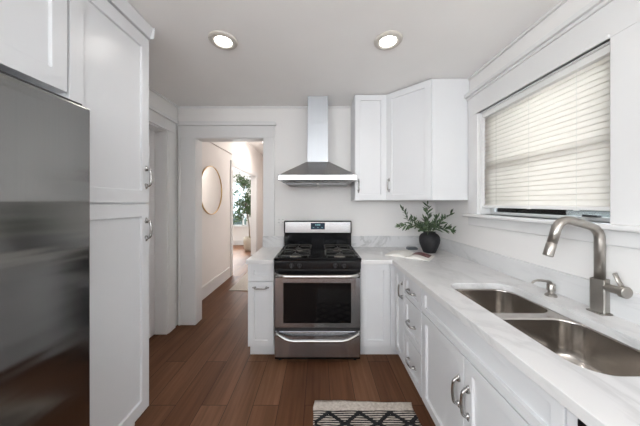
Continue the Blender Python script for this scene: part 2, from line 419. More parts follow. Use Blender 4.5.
w = MB()  # unseen side window, added to go with the left fill lamp
for y in (-1.95, -1.27, -.60): w.box(XL-.10, XL-.06, y, y+.05, .9, 2.15)
w.box(XL-.10, XL-.06, -1.95, -.55, .9, .95); w.box(XL-.10, XL-.06, -1.95, -.55, 2.1, 2.15)
w4 = struct(w.build('window_side_added', 'trim_paint', loc=(XL-.08, -1.25, .9)))
MB().box(XL-.084, XL-.08, -1.94, -.56, .91, 2.14).build('glass_pane', 'window_glass', w4)
# trims: doorway casing in the back wall
w = MB(); w.box(-1.60, DX0+.004, YB-.022, YB, 0, DZ); w.box(-1.625, -1.595, YB-.03, YB, 0, DZ)
w.box(DX1-.004, DX1+.125, YB-.022, YB, 0, DZ)
w.box(-1.625, DX1+.13, YB-.024, YB, DZ-.004, 2.30); w.box(-1.635, DX1+.145, YB-.04, YB, 2.30, 2.335); w.box(-1.63, DX1+.135, YB-.032, YB, 2.335, 2.35)
w.box(DX0-.01, DX0+.008, YB-.01, YB+.13, 0, DZ); w.box(DX1-.008, DX1+.01, YB-.01, YB+.13, 0, DZ); w.box(DX0, DX1, YB-.01, YB+.13, DZ-.012, DZ)
struct(w.build('trim_1', 'trim_paint', bevel=.008))
# left doorway casing
w = MB(); w.box(XL, XL+.02, 2.535, 2.66, 0, 2.19); w.box(XL, XL+.02, 1.6, 1.72, 0, 2.19); w.box(XL, XL+.022, 1.6, 2.67, 2.19, 2.31); w.box(XL, XL+.038, 1.58, 2.69, 2.31, 2.345)
w.box(XL-.16, XL+.012, 2.515, 2.54, 0, 2.19); w.box(XL-.16, XL, 1.70, 2.53, 2.175, 2.19)
struct(w.build('trim_2', 'trim_paint', bevel=.006))
d = struct(MB().box(XL-.155, XL-.115, 1.722, 2.512, .01, 2.172).build('door_1', 'door_paint', bevel=.003, loc=(XL-.18, 2.1, 0)))
MB().lathe([(0,0),(.014,0),(.012,.03),(.028,.045),(.028,.06),(0,.068)], (XL-.115, 1.80, 1.0), axis=0).build('door_knob', 'pull_nickel', d, smooth=True)
# thin ceiling moulding
w = MB(); w.box(XL, XR, YB-.016, YB, CZ-.022, CZ); w.box(XL, XL+.016, YF, YB, CZ-.022, CZ); w.box(XR-.016, XR, YF, YB, CZ-.022, CZ)
struct(w.build('trim_3', 'trim_paint', bevel=.004))
# window casing, head cap and stool
w = MB()
w.box(XR-.022, XR, WY1-.002, 2.095, WZ0-.02, WZ1+.02); w.box(XR-.022, XR, .935, WY0+.002, WZ0-.02, WZ1+.02)
w.box(XR-.024, XR, .935, 2.095, WZ1-.002, 2.325); w.box(XR-.034, XR, .92, 2.105, 2.325, 2.345); w.box(XR-.05, XR, .905, 2.115, 2.345, 2.375)
w.box(XR-.030, XR, WY0+.0, WY1-.0, WZ1-.002, WZ1+.018)
w.box(XR, XR+.1, WY0-.001, WY0+.012, WZ0, WZ1); w.box(XR, XR+.1, WY1-.012, WY1+.001, WZ0, WZ1); w.box(XR, XR+.1, WY0, WY1, WZ1-.012, WZ1+.001)
struct(w.build('trim_4', 'trim_paint', bevel=.004))
w = MB().box(XR-.06, XR+.1, .90, 2.13, WZ0-.026, WZ0); w.box(XR-.02, XR, .93, 2.10, WZ0-.10, WZ0-.026)
struct(w.build('trim_5', 'trim_paint', bevel=.008, seg=3))
# double hung window
w1 = MB(); xs0, xs1 = XR+.085, XR+.12
ym = (WY0+WY1)/2; zm = 1.72
for a, b_, xo in ((WZ0, zm+.02, 0), (zm-.02, WZ1-.01, .015)):
    w1.box(xs0+xo, xs1+xo-.015, WY0+.01, WY0+.05, a, b_); w1.box(xs0+xo, xs1+xo-.015, WY1-.05, WY1-.01, a, b_)
    w1.box(xs0+xo, xs1+xo-.015, WY0+.05, WY1-.05, a, a+(.022 if a == WZ0 else .04)); w1.box(xs0+xo, xs1+xo-.015, WY0+.05, WY1-.05, b_-.04, b_)
wn = struct(w1.build('window_1', 'trim_paint', bevel=.003, loc=(XR+.1, ym, WZ0)))
MB().box(XR+.095, XR+.098, WY0+.04, WY1-.04, WZ0+.02, zm).build('lower_pane', 'window_glass', wn)
MB().box(XR+.11, XR+.113, WY0+.04, WY1-.04, zm, WZ1-.03).build('upper_pane', 'window_glass', wn)
lk = MB().box(XR+.06, XR+.085, WY0+.12, WY0+.19, WZ0+.022, WZ0+.034).build('sash_lift', 'black_plastic', wn, bevel=.002)

# window blind
bl = thing('window_blind', 'lowered white slatted blind filling the window above the sink', 'blind', (XR+.035, ym, WZ1-.05))
MB().box(XR+.008, XR+.062, WY0+.014, WY1-.014, WZ1-.050, WZ1-.0125).build('headrail', 'white_plastic', bl, bevel=.003)
w = MB(); pitch = .0315; z = WZ1-.060; zb = 1.395; bm = w.bm; ang = math.radians(66)
while z > zb+.004:
    ca, sa = math.cos(ang), math.sin(ang); cs = []
    for k in range(5):
        t = (k/4-.5)*.044; bow = .004*(1-(2*k/4-1)**2)
        cs.append((XR+.037 - t*ca - bow*sa, z + t*sa*-1 - bow*ca + .0))
    ys = (WY0+.018, WY1-.018)
    top = [[bm.verts.new((x, y, zz)) for (x, zz) in cs] for y in ys]
    for k in range(4): bm.faces.new((top[0][k], top[0][k+1], top[1][k+1], top[1][k]))
    z -= pitch
o = w.build('slats', 'blind_slat', bl, smooth=True)
sm = o.modifiers.new('solid', 'SOLIDIFY'); sm.thickness = .0018; sm.offset = 0
MB().box(XR+.014, XR+.060, WY0+.018, WY1-.018, 1.372, 1.392).build('bottom_rail', 'white_plastic', bl, bevel=.004)
for y in (WY0+.17, ym, WY1-.17):
    MB().tube([(XR+.010, y, WZ1-.05), (XR+.010, y, 1.376)], .0011, 6).build('ladder_cord', 'cord_white', bl)
    MB().box(XR+.006, XR+.016, y-.012, y+.012, 1.370, 1.380).build('cord_clip', 'white_plastic', bl, bevel=.001)
MB().tube([(XR+.004, WY1-.045, WZ1-.05), (XR+.003, WY1-.045, 1.50)], .0028, 8).build('tilt_wand', 'white_plastic', bl)

# ------------------------------------------------------------------ hall and far room
HX = -1.71; HY1 = 4.62; HY2 = 6.35; HZ = 2.86
w = MB(); w.box(HX-.12, HX, YB+.12, HY1, 0, HZ); w.box(HX-.12, HX, HY2, 7.15, 0, HZ); w.box(HX-.12, HX, HY1, HY2, 2.13, HZ)
struct(w.build('wall_hall_left', 'hall_paint'))
struct(MB().box(-.60, -.48, YB+.12, 7.15, 0, HZ).build('wall_hall_right', 'hall_paint'))
struct(MB().box(HX-.12, -.48, 7.15, 7.27, 0, HZ).build('wall_hall_end', 'hall_paint'))
struct(MB().box(XL-.35, 0, YB, YB+.12, CZ+.1, HZ).build('wall_hall_near', 'hall_paint'))
struct(MB().box(HX-.2, -.4, YB, 7.3, HZ, HZ+.08).build('ceiling_hall', 'ceiling_paint'))
w = MB(); w.box(HX, HX+.016, YB+.12, HY1-.13, 0, .17); w.box(HX, HX+.022, YB+.12, HY1-.13, .17, .19); w.box(HX, HX+.02, YB+.12, HY1-.13, 0, .03)
struct(w.build('baseboard_hall', 'trim_paint', bevel=.003))
struct(MB().box(HX, HX+.02, YB+.12, HY1-.02, 2.36, 2.385).build('trim_6', 'hall_paint', bevel=.004))
w = MB(); w.box(HX, HX+.02, HY1-.09, HY1, 0, 2.13); w.box(HX, HX+.02, HY2, HY2+.12, 0, 2.13); w.box(HX, HX+.022, HY1-.09, HY2+.12, 2.13, 2.24)
w.box(HX-.13, HX+.01, HY1-.01, HY1+.012, 0, 2.13); w.box(HX-.13, HX+.01, HY2-.012, HY2+.01, 0, 2.13); w.box(HX-.13, HX+.01, HY1, HY2, 2.118, 2.13)
struct(w.build('trim_7', 'trim_paint', bevel=.004))
# far room
w = MB(); FX0, FX1, FZ0, FZ1 = -4.1, -2.42, .64, 2.15
w.box(-5.2, FX0, 7.9, 8.02, 0, HZ); w.box(FX1, HX-.12, 7.9, 8.02, 0, HZ); w.box(FX0, FX1, 7.9, 8.02, 0, FZ0); w.box(FX0, FX1, 7.9, 8.02, FZ1, HZ)
struct(w.build('wall_far_room', 'wall_paint'))
struct(MB().box(-5.3, -5.2, 3.4, 8.0, 0, HZ).build('wall_far_room_left', 'wall_paint'))
struct(MB().box(-5.3, HX-.12, 3.3, 3.4, 0, HZ).build('wall_far_room_near', 'wall_paint'))
struct(MB().box(HX-.12, HX, 7.15, 8.0, 0, HZ).build('wall_far_room_right', 'wall_paint'))
struct(MB().box(-5.3, HX-.12, 3.3, 8.1, HZ, HZ+.08).build('ceiling_far_room', 'ceiling_paint'))
w = MB(); w.box(-5.2, HX-.12, 7.88, 7.9, 0, .16)
struct(w.build('baseboard_far_room', 'trim_paint', bevel=.003))
w = MB(); w.box(FX0-.1, FX0, 7.875, 7.9, FZ0, FZ1); w.box(FX1, FX1+.1, 7.875, 7.9, FZ0, FZ1); w.box(FX0-.1, FX1+.1, 7.875, 7.9, FZ1, FZ1+.12); w.box(FX0-.12, FX1+.12, 7.84, 7.95, FZ0-.03, FZ0)
for x in (FX0, -3.27, -2.59): w.box(x, x+.05, 7.93, 7.98, FZ0, FZ1)
w.box(FX1-.04, FX1, 7.93, 7.98, FZ0, FZ1); w.box(FX0, FX1, 7.93, 7.98, FZ1-.05, FZ1); w.box(FX0, FX1, 7.93, 7.98, FZ0, FZ0+.03); w.box(FX0, FX1, 7.93, 7.98, 1.38, 1.42)
w3 = struct(w.build('window_3', 'trim_paint', bevel=.003, loc=(-3.3, 7.9, FZ0)))
MB().box(FX0, FX1, 7.952, 7.956, FZ0, FZ1).build('glass_pane', 'window_glass', w3)
# outside
struct(MB().box(-30, 30, -20, 40, -.6, -.5).build('ground', 'ground_soil'))
nb = thing('neighbour_house', 'dark grey neighbouring wall seen below the kitchen blind', 'house', (4.2, 2.5, -.5))
w = MB()
for k in range(13): w.hexa([(4.0-.02,-4,-.5+k*.15),(4.3,-4,-.5+k*.15),(4.3,9,-.5+k*.15),(4.0-.02,9,-.5+k*.15),(4.0,-4,-.35+k*.15),(4.3,-4,-.35+k*.15),(4.3,9,-.35+k*.15),(4.0,9,-.35+k*.15)])
w.build('siding', 'neighbour_siding', nb)
w = MB().box(3.93, 3.99, 5.1, 5.25, .2, 1.42).box(3.93, 3.99, 6.0, 6.15, .2, 1.42).box(3.93, 3.99, 5.1, 6.15, .2, .35).box(3.93, 3.99, 5.1, 6.15, 1.3, 1.42)
w.build('window_trim', 'neighbour_trim', nb)
hg = MB(); bm = hg.bm; R = random.Random(3)
for k in range(5000):
    x = R.uniform(-8, -1); y = 11+R.uniform(-.4, .4); zt = .78+.06*math.sin(x*5)+.05*R.random(); zz = R.uniform(-.5, zt)
    s_ = .045; a = R.uniform(0, 6.3); b_ = R.uniform(0, 3)
    c = Vector((x, y, zz)); u = Vector((math.cos(a), math.sin(a)*math.cos(b_), math.sin(b_)))*s_; v = Vector((-math.sin(a), math.cos(a), .4))*s_*.5
    bm.faces.new([bm.verts.new(c-u), bm.verts.new(c+v), bm.verts.new(c+u), bm.verts.new(c-v)])
hg.box(-8, -1, 10.8, 11.2, -.5, .70)
tag(hg.build('hedge', 'hedge_leaf', loc=(-4.5, 11, -.5)), 'dark clipped hedge outside the far room window', 'hedge')
fh = thing('pale_house', 'pale blue house across the street beyond the far room window', 'house', (-6, 20, -.5))
MB().box(-13, -1, 20, 26, -.5, 3.2).build('wall', 'neighbour_white', fh)
MB().prism([(19.5, 3.2), (26.5, 3.2), (23, 5.2)], 0, -13.5, -.5).build('roof', 'neighbour_siding', fh)
for x in (-10.5, -8.4, -6.3): MB().box(x, x+1.1, 19.95, 20.02, .8, 2.2).build('window', 'display_navy', fh)

# hall lamp (gives the warm tone of the hall)
hl = thing('hall_ceiling_lamp', 'round white ceiling lamp in the hallway', 'lamp', (-1.15, 5.3, HZ))
MB().lathe([(0,-.09),(.08,-.085),(.14,-.06),(.16,-.02),(.16,0),(0,0)], (-1.15, 5.3, HZ)).build('lamp_shade', 'lamp_glow', hl, smooth=True)
pl = bpy.data.lights.new('hall_light', 'AREA'); pl.shape = 'DISK'; pl.size = .3; pl.energy = 8; pl.color = (1, .93, .87)
po = bpy.data.objects.new('hall_light', pl); col.objects.link(po); po.location = (-1.15, 5.3, HZ-.10)

# ------------------------------------------------------------------ recessed lights
def can_light(x, y, label):
    t = thing('recessed_light', label, 'ceiling light', (x, y, CZ), 'recessed ceiling lights')
    MB().lathe([(.054,-.004),(.060,-.012),(.088,-.012),(.096,-.002),(.096,0),(.056,0)], (x, y, CZ), 40, closed=True).build('trim_ring', 'lamp_ring', t, smooth=True)
    MB().lathe([(0,-.0105),(.045,-.0095),(.055,-.006),(.0,-.002)], (x, y, CZ), 32).build('lamp_lens', 'lamp_glow', t, smooth=True)
    l = bpy.data.lights.new('recessed_lamp', 'SPOT'); l.energy = 3; l.spot_size = 2.75; l.spot_blend = .8; l.shadow_soft_size = .06; l.color = (1, .96, .91)
    lo = bpy.data.objects.new('recessed_lamp', l); col.objects.link(lo); lo.location = (x, y, CZ-.03)
can_light(-.66, 1.62, 'round recessed ceiling light on the fridge side, left of the two')
can_light(.476, 1.62, 'round recessed ceiling light on the window side, right of the two')

# ------------------------------------------------------------------ cabinets
def pull(parent, c, a, n, length=.125, name='handle'):
    """curved bar pull with flared feet: c = centre on the surface, a = long direction, n = outward"""
    c, a, n = Vector(c), Vector(a).normalized(), Vector(n).normalized(); h = length/2
    pts = [c-a*h*1.0+n*.003, c-a*h*.93+n*.012, c-a*h*.80+n*.024, c-a*h*.6+n*.030, c+n*.033, c+a*h*.6+n*.030, c+a*h*.80+n*.024, c+a*h*.93+n*.012, c+a*h*1.0+n*.003]
    w = MB(); P = bezier(pts, 4); m = len(P)
    w.tube(P, [.0050+.0022*math.sin(PI*i/(m-1))**.5 for i in range(m)], 10)
    for s in (-1, 1):
        w.tube([c+a*s*(h-.012), c+a*s*(h-.012)+n*.006], [.0105, .0065], 14)
        w.tube([c+a*s*(h+.014)+n*.001, c+a*s*(h+.004)+n*.003, c+a*s*(h-.02)+n*.006], [.003, .0075, .007], 10)
    return w.build(name, 'pull_nickel', parent, smooth=True)

def cabinet(name, label, cat, loc, body_boxes, group=None, toe=None):
    t = thing(name, label, cat, loc, group)
    w = MB()
    for b in body_boxes: w.box(*b)
    w.build('body', 'cabinet_paint', t, bevel=.002)
    if toe: MB().box(*toe).build('toe_kick', 'toe_paint', t)
    return t
TOP = .862
# --- left of range
YC = 2.125
c = cabinet('base_cabinet', 'narrow white base cabinet between the hall doorway and range', 'cabinet', (-.53, 2.42, 0), [(-.645, -.408, YC+.02, YB-.03, .105, TOP)], toe=(-.64, -.412, YC+.065, YC+.085, 0, .105))
dr = MB().shaker((-.643, YC+.02, .70), (1,0,0), (0,-1,0), .233, .158, rail=.055).build('drawer', 'cabinet_paint', c, bevel=.0015)
dd = MB().shaker((-.643, YC+.02, .112), (1,0,0), (0,-1,0), .233, .582, rail=.055).build('door', 'cabinet_paint', c, bevel=.0015)
pull(dd, (-.527, YC, .645), (1,0,0), (0,-1,0))
# --- right of range (blind corner front)
c = cabinet('base_cabinet', 'white base cabinet with a tall single door right of the range', 'cabinet', (.53, 2.42, 0), [(.372, 1.32, YC+.02, YB-.03, .105, TOP)], toe=(.376, .74, YC+.065, YC+.085, 0, .105))
MB().shaker((.376, YC+.02, .112), (1,0,0), (0,-1,0), .268, .746, rail=.055).build('door', 'cabinet_paint', c, bevel=.0015)
MB().box(.648, .70, YC+.004, YC+.02, .112, TOP-.004).build('filler_strip', 'cabinet_paint', c, bevel=.0015)
# --- right run, face x = .68
XF = .68
def toe_r(y0, y1): return (XF+.065, XF+.085, y0+.002, y1-.002, 0, .105)
def door_r(parent, y0, y1, z0, z1, name='door', rail=.052):
    return MB().shaker((XF+.02, y1-.0015, z0), (0,-1,0), (-1,0,0), (y1-y0)-.003, z1-z0, rail=rail).build(name, 'cabinet_paint', parent, bevel=.0015)
c = cabinet('base_cabinet', 'narrow white base cabinet nearest the corner, one tall handle', 'cabinet', (1.0, 2.0, 0), [(XF+.02, 1.32, 1.878, 2.122, .105, TOP)], toe=toe_r(1.878, 2.13))
d = door_r(c, 1.884, 2.10, .112, TOP-.004); pull(d, (XF, 1.915, .70), (0,0,1), (-1,0,0))
c = cabinet('drawer_cabinet', 'white three drawer base cabinet between corner cabinet and sink cabinet', 'cabinet', (1.0, 1.72, 0), [(XF+.02, 1.32, 1.562, 1.875, .105, TOP)], toe=toe_r(1.562, 1.875))
for a, b_ in ((.682, TOP-.004), (.392, .676), (.112, .386)):
    d = door_r(c, 1.565, 1.872, a, b_, 'drawer', .045); pull(d, (XF, 1.72, (a+b_)/2-.012), (0,1,0), (-1,0,0), .115)
c = cabinet('sink_cabinet', 'wide white sink cabinet with two doors and paired vertical handles', 'cabinet', (1.0, 1.12, 0), [(XF+.02, XF+.10, .646, 1.558, .105, TOP), (XF+.02, 1.32, 1.54, 1.558, .105, TOP), (XF+.02, 1.32, .646, .664, .105, TOP), (XF+.02, 1.32, .646, 1.558, .105, .125)], toe=toe_r(.646, 1.558))
d = door_r(c, .65, 1.555, .695, TOP-.004, 'false_front', .04)
d = door_r(c, 1.104, 1.555, .112, .688); pull(d, (XF, 1.138, .50), (0,0,1), (-1,0,0), .135)
d = door_r(c, .65, 1.101, .112, .688); pull(d, (XF, 1.067, .50), (0,0,1), (-1,0,0), .135)
# dishwasher
c = thing('dishwasher', 'white dishwasher with black control strip under the near worktop', 'dishwasher', (1.0, .33, 0))
MB().box(XF+.03, 1.3, .04, .64, .1, TOP).build('body', 'black_plastic', c)
MB().box(XF-.004, XF+.03, .045, .615, .12, .80).build('door', 'cabinet_paint', c, bevel=.003)
MB().box(XF-.012, XF+.03, .045, .612, .80, .856).build('control_panel', 'black_enamel', c, bevel=.008, seg=3)
MB().box(XF+.06, XF+.09, .045, .635, 0, .1).build('toe_kick', 'black_plastic', c)
MB().box(XF, XF+.03, .617, .645, .12, TOP).build('filler_strip', 'cabinet_paint', c)
c = cabinet('base_cabinet', 'white base cabinet nearest the camera beyond the dishwasher', 'cabinet', (1.0, -.3, 0), [(XF+.02, 1.32, -.6, .036, .105, TOP)], toe=toe_r(-.6, .036))
door_r(c, -.59, .03, .112, TOP-.004)

# --- tall pantry cabinet and bridge cabinet on the left
XT = -1.083; PY0, PY1 = 1.02, 1.50
c = cabinet('pantry_cabinet', 'tall white pantry cabinet with upper and lower doors beside the fridge', 'cabinet', (-1.36, 1.26, 0), [(XL+.005, XT-.02, PY0, PY1-.003, .105, CZ-.05)], toe=(XL+.02, XT-.085, PY0, PY1-.01, 0, .105))
for a, b_, hz in ((.12, 1.402, 1.245), (1.412, CZ-.085, 1.57)):
    d = MB().shaker((XT-.02, PY1-.002, a), (0,-1,0), (1,0,0), PY1-PY0-.004, b_-a, rail=.058, railh=.075).build('door', 'cabinet_paint', c, bevel=.0015)
    pull(d, (XT, PY1-.03, hz), (0,0,1), (1,0,0), .12)
w = MB().prism([(XT-.03, CZ-.075), (XT+.008, CZ-.075), (XT+.012, CZ-.055), (XT+.024, CZ-.02), (XT+.024, CZ-.003), (XT-.03, CZ-.003)], 1, -.6, PY1+.01)
w.prism([(PY1-.003, CZ-.075), (PY1+.001, CZ-.075), (PY1+.01, CZ-.02), (PY1+.01, CZ-.003), (PY1-.003, CZ-.003)], 0, XL+.01, XT+.03)
w.build('crown_moulding', 'cabinet_paint', c, bevel=.002)
c = cabinet('bridge_cabinet', 'white wall cabinet above the fridge', 'cabinet', (-1.36, .55, 1.9), [(XL+.005, XT-.02, .05, PY0-.003, 1.885, CZ-.08)])
for a, b_ in ((.06, .53), (.535, 1.012)):
    d = MB().shaker((XT-.02, b_, 1.885), (0,-1,0), (1,0,0), b_-a, CZ-.085-1.885, rail=.058, railh=.075).build('door', 'cabinet_paint', c, bevel=.0015)
    pull(d, (XT, .50 if b_ < .6 else .565, 1.97), (0,0,1), (1,0,0), .12)

# --- refrigerator
XG = -.945
c = thing('refrigerator', 'large stainless steel refrigerator below the bridge cabinet at left', 'refrigerator', (-1.3, .53, 0))
MB().box(XL+.03, XG-.07, .085, .985, .03, 1.785).build('body', 'black_plastic', c, bevel=.004)
d = MB().box(XG-.065, XG, .545, .975, .06, 1.80).build('door', 'steel_fridge', c, bevel=.010, seg=4)
MB().tube(fillet_path([(XG, .585, .75), (XG+.055, .585, .75), (XG+.055, .585, 1.55), (XG, .585, 1.55)], .03), .011, 12).build('handle', 'steel_fridge', d, smooth=True)
d = MB().box(XG-.065, XG, .095, .540, .06, 1.80).build('door', 'steel_fridge', c, bevel=.010, seg=4)
MB().tube(fillet_path([(XG, .50, .75), (XG+.055, .50, .75), (XG+.055, .50, 1.55), (XG, .50, 1.55)], .03), .011, 12).build('handle', 'steel_fridge', d, smooth=True)
MB().box(XG-.12, XG-.03, .10, .97, 1.802, 1.818).build('hinge_cover', 'black_plastic', c, bevel=.004)
MB().box(XL+.05, XG-.05, .10, .96, 0, .035).build('base_grille', 'black_plastic', c)

# --- upper cabinets
UB, UT = 1.435, CZ-.004
c = cabinet('upper_cabinet', 'narrow white wall cabinet immediately right of the range hood', 'cabinet', (.53, 2.56, UB), [(.368, .694, 2.425, YB-.002, UB, UT)])
d = MB().shaker((.372, 2.425, UB+.004), (1,0,0), (0,-1,0), .318, UT-UB-.012, rail=.055).build('door', 'cabinet_paint', c, bevel=.0015)
pull(d, (.405, 2.405, 1.585), (0,0,1), (0,-1,0), .12)
c = thing('upper_corner_cabinet', 'white diagonal corner wall cabinet over the potted branches', 'cabinet', (1.0, 2.4, UB))
MB().prism([(.70, YB-.002), (XR-.002, YB-.002), (XR-.002, 2.105), (1.02, 2.105), (.70, 2.425)], 2, UB, UT).build('body', 'cabinet_paint', c, bevel=.002)
u = Vector((1.012-.703, 2.108-2.417, 0)); Ld = u.length; u.normalize(); n = Vector((u.y, -u.x, 0))
if n.y > 0: n = -n
d = MB().shaker(Vector((.703, 2.420, UB+.004)), u, n, Ld, UT-UB-.012, rail=.058).build('door', 'cabinet_paint', c, bevel=.0015)
pull(d, Vector((.703, 2.420, 1.59))+u*.032+n*.02, (0,0,1), n, .12)

# ------------------------------------------------------------------ worktops and splashbacks
CT, CB = .902, .864
w = MB().box(-.652, -.405, 2.095, YB-.002, CB, CT)
tag(w.build('worktop', 'white_marble', bevel=.003, loc=(-.53, 2.4, CB)), 'short white marble worktop left of the range', 'worktop')
SX0, SX1, SY0, SY1 = .80, 1.185, .69, 1.49
w = MB()
plate_with_holes(w.bm, [(.372, 2.095), (.655, 2.095), (.655, -.62), (XR-.002, -.62), (XR-.002, YB-.002), (.372, YB-.002)], [rrect(SX0, SX1, SY0, SY1, .09, 10)], CB, CT)
tag(w.build('worktop', 'white_marble', bevel=.003, loc=(1.0, 1.0, CB)), 'long L-shaped white marble worktop holding the sink', 'worktop')
w = MB().box(-.645, -.405, YB-.045, YB-.026, CT, 1.03)
tag(w.build('splashback', 'splash_marble', bevel=.002, loc=(-.5, YB-.02, CT)), 'short marble upstand behind the left worktop', 'splashback')
w = MB().box(.372, XR-.022, YB-.022, YB-.002, CT, 1.03)
tag(w.build('splashback', 'splash_marble', bevel=.002, loc=(.8, YB-.02, CT)), 'marble upstand on the back wall between range and corner', 'splashback')
w = MB().box(XR-.020, XR-.002, -.6, YB-.024, CT, 1.03)
tag(w.build('splashback', 'splash_marble', bevel=.002, loc=(XR-.01, 1, CT)), 'long marble upstand below the window behind the faucet', 'splashback')

# ------------------------------------------------------------------ sink
sk = thing('kitchen_sink', 'double bowl stainless sink set under the marble worktop', 'sink', (.99, 1.08, .68))
def bowl(y0, y1):
    w = MB(); bm = w.bm; rings = []
    prof = [(0, 0), (0, -.01), (-.003, -.12), (-.008, -.155), (-.022, -.178), (-.05, -.188), (-.12, -.192)]
    for ins, dz in prof:
        i = -ins; r = max(.09-i*.55, .03)
        rings.append([bm.verts.new((x, y, CB+dz)) for x, y in rrect(SX0-.004+i, SX1+.004-i, y0+i, y1-i, min(r, (y1-y0)/2-i-.002, (SX1-SX0)/2-i-.002), 8)])
    n = len(rings[0])
    for A, B in zip(rings, rings[1:]):
        for k in range(n): bm.faces.new((A[k], A[(k+1)%n], B[(k+1)%n], B[k]))
    bm.faces.new(rings[-1])
    o = w.build('bowl', 'steel_sink', sk, smooth=True)
    s_ = o.modifiers.new('solid', 'SOLIDIFY'); s_.thickness = .0015; s_.offset = -1
    cx, cy = (SX0+SX1)/2, (y0+y1)/2
    MB().lathe([(.0,.001),(.02,.001),(.03,.002),(.046,.006),(.054,.004),(.056,0)], (cx, cy, CB-.192)).build('drain', 'nickel', o, smooth=True)
BY = 1.14
bowl(SY0-.004, BY-.025); bowl(BY+.025, SY1+.004)
w = MB()
plate_with_holes(w.bm, rrect(SX0-.03, SX1+.03, SY0-.03, SY1+.03, .08), [rrect(SX0-.004, SX1+.004, SY0-.004, BY-.025, .088, 8), rrect(SX0-.004, SX1+.004, BY+.025, SY1+.004, .088, 8)], CB-.004, CB-.001)
w.build('rim', 'steel_sink', sk)

# ------------------------------------------------------------------ faucet and dispenser
fx, fy = 1.302, 1.09
fc = thing('kitchen_faucet', 'brushed nickel pull-down faucet behind the sink', 'faucet', (fx, fy, CT))
MB().prism(rrect(fx-.030, fx+.026, fy-.034, fy+.034, .008, 4), 2, CT, CT+.006).build('base_plate', 'nickel', fc, bevel=.001)
rot = .35
w = MB(); pts = rrect(-.024, .024, -.026, .026, .007, 4)
w.prism([(fx+x*math.cos(rot)-y*math.sin(rot), fy+x*math.sin(rot)+y*math.cos(rot)) for x, y in pts], 2, CT+.006, 1.060).build('body', 'nickel', fc, bevel=.001)
P = fillet_path([(fx, fy, 1.055), (fx, fy, 1.292), (1.118, fy, 1.342), (1.080, fy, 1.225)], [.055, .06], 10)
MB().tube(P, .0188, 20).build('spout', 'nickel', fc, smooth=True)
dv = Vector((1.080-1.118, 0, 1.225-1.342)).normalized(); p0 = Vector((1.080, fy, 1.225))
MB().tube([p0, p0+dv*.003, p0+dv*.006, p0+dv*.060, p0+dv*.064], [.0175, .018, .0195, .0195, .0175], 20).build('spray_head', 'nickel', fc, smooth='auto')
w = MB().tube([(fx, fy-.015, 1.028), (fx+.004, fy-.072, 1.028)], .0175, 20)
w.tube([(fx+.004, fy-.070, 1.028), (fx+.005, fy-.073, 1.028), (fx+.006, fy-.092, 1.028), (fx+.006, fy-.095, 1.028)], [.022, .0255, .0255, .022], 24)
hd = w.build('handle', 'nickel', fc, smooth='auto')
MB().tube([(fx+.002, fy-.082, 1.040), (fx-.006, fy-.074, 1.070), (fx-.014, fy-.066, 1.103)], [.0100, .0105, .0105], 14, flat=.45).build('lever', 'nickel', hd, smooth=True)
sx, sy = 1.268, 1.285
sd = thing('soap_dispenser', 'small brushed nickel soap dispenser beside the faucet', 'soap dispenser', (sx, sy, CT))
MB().lathe([(0,0),(.026,0),(.026,.006),(.021,.011),(.014,.016),(.014,.028),(.0185,.032),(.0185,.060),(.015,.066),(0,.067)], (sx, sy, CT), 28).build('pump_body', 'nickel', sd, smooth='auto')
MB().tube(bezier([(sx, sy, CT+.064), (sx-.008, sy, CT+.076), (sx-.04, sy+.004, CT+.082), (sx-.075, sy+.008, CT+.081), (sx-.094, sy+.010, CT+.068)], 6), [.008]*9+[.0065]*8+[.0052]*8, 12).build('nozzle', 'nickel', sd, smooth=True)

# ------------------------------------------------------------------ range
rx = -.013; hw = .378; RF = 2.045
rg = thing('gas_range', 'stainless and black freestanding gas range in the centre', 'stove', (rx, 2.38, 0))
w = MB().box(rx-hw, rx+hw, RF+.03, YB-.04, .03, .90).build('body', 'black_enamel', rg, bevel=.004)
for x in (rx-hw+.04, rx+hw-.04):
    for y in (RF+.08, YB-.09): MB().lathe([(0,0),(.016,0),(.016,.01),(.009,.012),(.009,.032),(0,.032)], (x, y, 0), 16).build('foot', 'black_plastic', rg)
